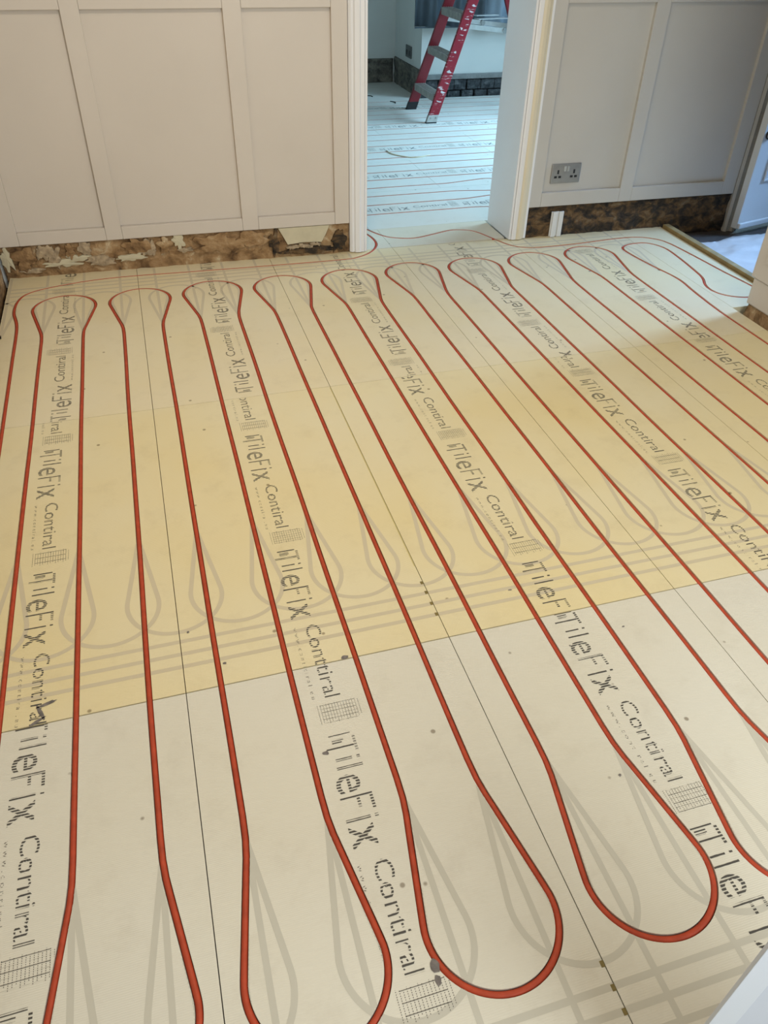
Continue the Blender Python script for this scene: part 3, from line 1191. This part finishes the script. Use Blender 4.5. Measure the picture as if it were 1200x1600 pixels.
fr = empty('door_frame', WB(3.08, 0, FLOOR_Z), None, None)
fr.name = 'trim_5'
tag(fr, 'grey brown door frame with a metal lock keep in the hall', 'trim', kind='structure')
bm = bmesh.new()
prism(bm, [(3.040, 0.012), (3.040, -0.014), (3.052, -0.024), (3.060, -0.018), (3.078, -0.018), (3.086, -0.028), (3.098, -0.030),
           (3.100, 0.012)], FLOOR_Z, 2.1, f=WB)
obj('architrave', bm, 'frame_paint', fr)
one('jamb', 'frame_paint', fr, 3.1005, 3.130, -0.006, 0.16, FLOOR_Z, 2.05, f=WB)
one('jamb', 'frame_paint', fr, 3.890, 3.919, -0.006, 0.16, FLOOR_Z, 2.05, f=WB)
kp = one('lock_keep', 'steel', fr, 3.072, 3.097, -0.036, -0.0305, 0.395, 0.54, f=WB, bevel=0.001)
one('keep_slot', 'black_plastic', kp, 3.080, 3.087, -0.0366, -0.0361, 0.452, 0.490, f=WB)

DA = math.radians(14)
DP = Vector((3.062, 2.300))


def DR(a, d, z):                              # a along the leaf, d behind its face
    return (DP.x + a * math.cos(DA) - d * math.sin(DA), DP.y + a * math.sin(DA) + d * math.cos(DA), z)


door = empty('door_1', DR(0.37, 0.02, -0.012), 'blue grey panelled door standing ajar in the hall', 'door', kind='structure')
bm = bmesh.new()
box(bm, 0, 0.75, 0.0, 0.036, -0.012, 2.0, f=DR)
obj('leaf', bm, 'door_paint', door, bevel=0.002)
bm = bmesh.new()
box(bm, 0.0, 0.75, -0.018, -0.0005, -0.010, 0.018, f=DR)
obj('weather_bar', bm, 'door_paint', door, bevel=0.004)
for a0, a1, z0, z1 in ((0.10, 0.65, 0.215, 0.227), (0.10, 0.65, 0.80, 0.812), (0.10, 0.112, 0.2275, 0.7995), (0.638, 0.65, 0.2275, 0.7995)):
    bm = bmesh.new()
    box(bm, a0, a1, -0.008, -0.0005, z0, z1, f=DR)
    obj('panel_moulding', bm, 'door_paint', door, bevel=0.003)
bm = bmesh.new()
cyl(bm, DR(0.034, -0.0005, 0.445), DR(0.034, -0.008, 0.445), 0.022, 20)
rg = obj('lock_rose', bm, 'black_plastic', door)
bm = bmesh.new()
cyl(bm, DR(0.034, -0.0082, 0.445), DR(0.034, -0.014, 0.445), 0.017, 20)
cy = obj('lock_disc', bm, 'white_plastic', rg)
one('key_slot', 'black_plastic', rg, 0.032, 0.036, -0.0148, -0.0142, 0.439, 0.451, f=DR)

# crumpled plastic sheet on the hall floor
bm = bmesh.new()
n, m_ = 70, 70
g = []
for j in range(m_ + 1):
    row = []
    for i in range(n + 1):
        x = 2.715 + 1.6 * i / n
        y = 1.25 + 1.0 * j / m_
        edge = 0.05 * noise.noise(Vector((x * 5, 0.3, 2.0))) if j == m_ else 0
        q = Vector((x * 11, y * 16, 0.5))
        z = 0.012 + 0.008 * noise.noise(q) + 0.006 * abs(noise.noise(q * 2.3)) + 0.003 * noise.noise(q * 5)
        row.append(bm.verts.new((x, y + 0.03 * math.sin(x * 4) * (j / m_) + edge, FLOOR_Z + max(0.001, z))))
    g.append(row)
for j in range(m_):
    for i in range(n):
        bm.faces.new((g[j][i], g[j][i + 1], g[j + 1][i + 1], g[j + 1][i])).smooth = True
o = obj('dust_sheet', bm, 'sheet_plastic', None, label='crumpled pale plastic dust sheet on the hall floor', cat='dust sheet')
sd = o.modifiers.new('thickness', 'SOLIDIFY')
sd.thickness = 0.0006
sd.offset = 1

# ================================================================== white door leaf close to the viewer
Cf = Vector((0.0898, -1.1111))


def polar(deg, d):
    return Cf + Vector((math.cos(math.radians(deg)), math.sin(math.radians(deg)))) * d


A = polar(22.75, 0.52)
dx = Vector((0.97, -0.24)).normalized()
dn = Vector((-dx.y, dx.x))                     # away from the viewer
# second edge of the raised strip: where its face meets the ray at 20.63 degrees
ray = Vector((math.cos(math.radians(20.63)), math.sin(math.radians(20.63))))
rel = A - Cf
den = dx.x * ray.y - dx.y * ray.x
wstrip = (rel.y * ray.x - rel.x * ray.y) / den
wp = empty('white_panel', (A.x + 0.3, A.y - 0.07, 0.0), 'white panel board with a raised edge strip standing upright at the near right',
           'panel board')


def WP(a, d, z):
    q = A + dx * a + dn * d
    return (q.x, q.y, z)


one('edge_strip', 'door_white', wp, 0.0, wstrip, 0.0, 0.0050, 0.0005, 0.72, f=WP, bevel=0.0008)
one('panel_sheet', 'panel_white', wp, wstrip + 0.0003, 0.36, 0.0015, 0.0050, 0.0005, 0.72, f=WP)

# ================================================================== far room: ladder
lad = empty('step_ladder', (2.5, 5.08, 0.0), 'red fibreglass step ladder splashed with white paint, seen through the doorway', 'ladder')


def rail_pt(side, z):                       # side 0 near, 1 far; centre line of a front rail
    y = (4.845 + 0.035 * z) if side == 0 else (5.325 - 0.035 * z)
    return Vector((2.232 + 0.364 * z, y, z))


def rail(name, side, z0, z1, m, w=0.078, t=0.028, grow=0.0, parent=lad):
    bm = bmesh.new()
    a, b = rail_pt(side, z0), rail_pt(side, z1)
    wx, ty = w / 2 + grow, t / 2 + grow
    v = []
    for p in (a, b):
        for sx, sy in ((-1, -1), (1, -1), (1, 1), (-1, 1)):
            v.append(bm.verts.new((p.x + sx * wx, p.y + sy * ty, p.z)))
    for q in ((3, 2, 1, 0), (4, 5, 6, 7), (0, 1, 5, 4), (1, 2, 6, 5), (2, 3, 7, 6), (3, 0, 4, 7)):
        bm.faces.new([v[i] for i in q])
    return obj(name, bm, m, parent, bevel=0.003)


for side in (0, 1):
    rail('rail', side, 0.052, 1.30, 'ladder_red_splashed' if side == 0 else 'ladder_red')
ft = rail('foot', 0, 0.008, 0.056, 'aluminium', grow=0.002)
rail('sole', 0, 0.0, 0.0078, 'black_plastic', grow=0.003, parent=ft)
for dx in (-0.02, 0.022):
    bm = bmesh.new()
    p = rail_pt(0, 0.036)
    cyl(bm, (p.x + dx, p.y - 0.017, 0.036), (p.x + dx, p.y - 0.020, 0.036), 0.006, 10)
    obj('bolt', bm, 'steel', ft)
ft = rail('foot', 1, 0.008, 0.056, 'black_plastic', grow=0.002)
rail('sole', 1, 0.0, 0.0078, 'black_plastic', grow=0.003, parent=ft)
for i, z in enumerate((0.185, 0.435, 0.685, 0.935, 1.17)):
    bm = bmesh.new()
    x = 2.232 + 0.364 * (z - 0.02)
    y0, y1 = rail_pt(0, z).y + 0.0145, rail_pt(1, z).y - 0.0145
    box(bm, x - 0.042, x + 0.042, y0, y1, z - 0.008, z)
    box(bm, x - 0.042, x - 0.036, y0, y1, z - 0.046, z - 0.008)
    box(bm, x + 0.036, x + 0.042, y0, y1, z - 0.030, z - 0.008)
    st = obj('step', bm, 'step_metal', lad)
    for q in range(4):
        bm = bmesh.new()
        xx = x - 0.028 + 0.018 * q
        box(bm, xx - 0.002, xx + 0.002, y0 + 0.004, y1 - 0.004, z + 0.0002, z + 0.003)
        obj('tread_rib', bm, 'step_metal', st)
for y in (4.90, 5.27):
    bm = bmesh.new()
    bar(bm, (3.25, y, 0.0), (2.72, y, 1.30), 0.055, 0.026, up=(0, 1, 0))
    obj('back_leg', bm, 'ladder_red', lad, bevel=0.003)
bm = bmesh.new()
box(bm, 2.62, 2.84, 4.86, 5.31, 1.301, 1.36)
obj('top_cap', bm, 'ladder_red', lad, bevel=0.006)
for y in (4.872, 5.298):
    bm = bmesh.new()
    bar(bm, (2.462, y, 0.612), (3.0, y, 0.555), 0.004, 0.030)
    s_ = obj('spreader', bm, 'aluminium', lad)
    bm = bmesh.new()
    cyl(bm, (2.775, y - 0.010, 0.580), (2.775, y + 0.010, 0.580), 0.018, 14)
    obj('pivot', bm, 'steel', s_)
bm = bmesh.new()
bar(bm, (2.56, 4.90, 0.650), (2.84, 5.02, 0.640), 0.05, 0.004)
bar(bm, (2.60, 5.05, 0.655), (2.84, 5.20, 0.640), 0.05, 0.004)
obj('brace', bm, 'aluminium', lad)
for z in (0.30, 0.60, 0.90):
    bm = bmesh.new()
    xx = 3.25 - 0.408 * z
    bar(bm, (xx, 4.914, z), (xx, 5.256, z), 0.03, 0.025)
    obj('back_bar', bm, 'aluminium', lad)

# dried paint blobs on the near rail
for i, (z, dx, w, h) in enumerate([(0.145, 0.0, 0.030, 0.006), (0.205, 0.005, 0.026, 0.010), (0.225, -0.012, 0.020, 0.006), (0.335, 0.0, 0.022, 0.012),
                                   (0.455, -0.004, 0.014, 0.012), (0.56, 0.0, 0.020, 0.004), (0.60, -0.02, 0.012, 0.012), (0.70, 0.01, 0.024, 0.006),
                                   (0.735, 0.015, 0.02, 0.008), (0.26, 0.02, 0.016, 0.004), (0.655, 0.0, 0.025, 0.004)]):
    p = rail_pt(0, z)
    bm = bmesh.new()
    vv = [bm.verts.new((p.x + dx + math.cos(k * math.tau / 9) * w * (0.7 + 0.3 * math.sin(k * 2.3 + i)), p.y - 0.0152,
                        z + math.sin(k * math.tau / 9) * h * (0.7 + 0.3 * math.cos(k * 1.7 + i)) - 0.15 * math.cos(k * math.tau / 9) * w)) for k in range(9)]
    fc = bm.faces.new(vv)
    ex_ = bmesh.ops.extrude_face_region(bm, geom=[fc])
    bmesh.ops.translate(bm, verts=[v for v in ex_['geom'] if isinstance(v, bmesh.types.BMVert)], vec=(0, 0.003, 0))
    obj('paint_blob', bm, 'paint_splash', lad)

# curtains
def curtain(x0, x1, y, z0, z1, m, label, ph, amp):
    bm = bmesh.new()
    n = 80
    rows_ = []
    for z in (z0, z0 + 0.4, z1):
        rows_.append([bm.verts.new((x0 + (x1 - x0) * i / n, y + amp * math.sin(i / n * (x1 - x0) / 0.21 * math.tau + ph)
                                    + 0.3 * amp * math.sin(i * 0.7 + ph), z)) for i in range(n + 1)])
    for a, b in zip(rows_, rows_[1:]):
        for i in range(n):
            bm.faces.new((a[i], a[i + 1], b[i + 1], b[i])).smooth = True
    o = obj('curtain', bm, m, None, label=label, cat='curtain', group='curtains in the far room')
    s = o.modifiers.new('thickness', 'SOLIDIFY')
    s.thickness = 0.004
    h = one('hem', m, o, x0, x1, y - 0.004, y + 0.004, z0 - 0.012, z0 - 0.001)
    return o


curtain(2.345, 2.92, 5.64, 0.520, 2.3, 'curtain_slate', 'slate blue curtain hanging behind the left rail of the ladder', 0.4, 0.016)
curtain(2.925, 3.70, 5.64, 0.520, 2.3, 'curtain_lit', 'blue curtain, silver sheen of the light put into its colour, hanging behind the right side of the ladder', 1.2, 0.020)
rod = one('curtain_rod', 'steel', None, 2.25, 3.8, 5.63, 5.652, 2.302, 2.324, label='steel curtain rod on the far room window wall',
          cat='curtain rod')
for x in (2.6, 3.5):
    bm = bmesh.new()
    box(bm, x - 0.01, x + 0.01, 5.652, 5.714, 2.305, 2.32)
    obj('bracket', bm, 'steel', rod)

# socket on the return wall
s2 = empty('grey_socket', (2.43, 6.03, 0.25), 'small dark grey socket on the return wall left of the ladder', 'socket')
one('face_plate', 'socket_grey', s2, 2.424, 2.4345, 5.955, 6.10, 0.250, 0.338, bevel=0.002)
for y in (5.99, 6.065):
    one('outlet', 'black_plastic', s2, 2.4225, 2.4238, y - 0.018, y + 0.018, 0.268, 0.305)

# bits left on the far room floor
for i, (pts, m, lab) in enumerate([
    ([(2.15, 5.62), (2.17, 5.60), (2.18, 5.57), (2.17, 5.545)], 'black_plastic', 'tiny black cable offcut curled on the far room floor'),
    ([(2.02, 5.87), (2.05, 5.86), (2.06, 5.83)], 'black_plastic', 'tiny black cable offcut near the alcove'),
    ([(1.68, 4.15), (1.70, 4.05), (1.80, 3.95), (1.93, 3.98)], 'gloss_aged', 'thin pale strip offcut lying on the far room floor')]):
    bm = bmesh.new()
    tube(bm, [(p.x, p.y, 0.0035) for p in catmull(pts, 5)], 0.0035, 6)
    obj('cable_offcut' if i < 2 else 'strip_offcut', bm, m, None, label=lab, cat='offcut')

# body of the added lamp, unseen above the frame
cl = empty('added_lamp', (0.5, 0.8, 2.44), 'round lamp added on the near room ceiling for its warm light', 'lamp')
bm = bmesh.new()
cyl(bm, (0.5, 0.8, 2.445), (0.5, 0.8, 2.499), 0.19, 32)
obj('added_lamp_base', bm, 'white_plastic', cl, bevel=0.004)

# apply the routed grooves and drop the cutters
for o in boards:
    w0 = Vector(o['_w'])
    lo_x, hi_x = min(q[0] for q in o.bound_box) + w0.x, max(q[0] for q in o.bound_box) + w0.x
    lo_y, hi_y = min(q[1] for q in o.bound_box) + w0.y, max(q[1] for q in o.bound_box) + w0.y
    for pth, cutter in ((PATH_A, CUT_A), (PATH_B, CUT_B)):
        if any(lo_x - .01 < p.x < hi_x + .01 and lo_y - .01 < p.y < hi_y + .01 for p in pth):
            route(o, cutter)
bpy.context.view_layer.update()
dg = bpy.context.evaluated_depsgraph_get()
for o in boards:
    if o.modifiers:
        me = bpy.data.meshes.new_from_object(o.evaluated_get(dg))
        o.modifiers.clear()
        o.data = me
        me.name = 'backer_board'
for o in (CUT_A, CUT_B):
    bpy.data.objects.remove(o)

for o in bpy.data.objects:
    if '_w' in o:
        del o['_w']
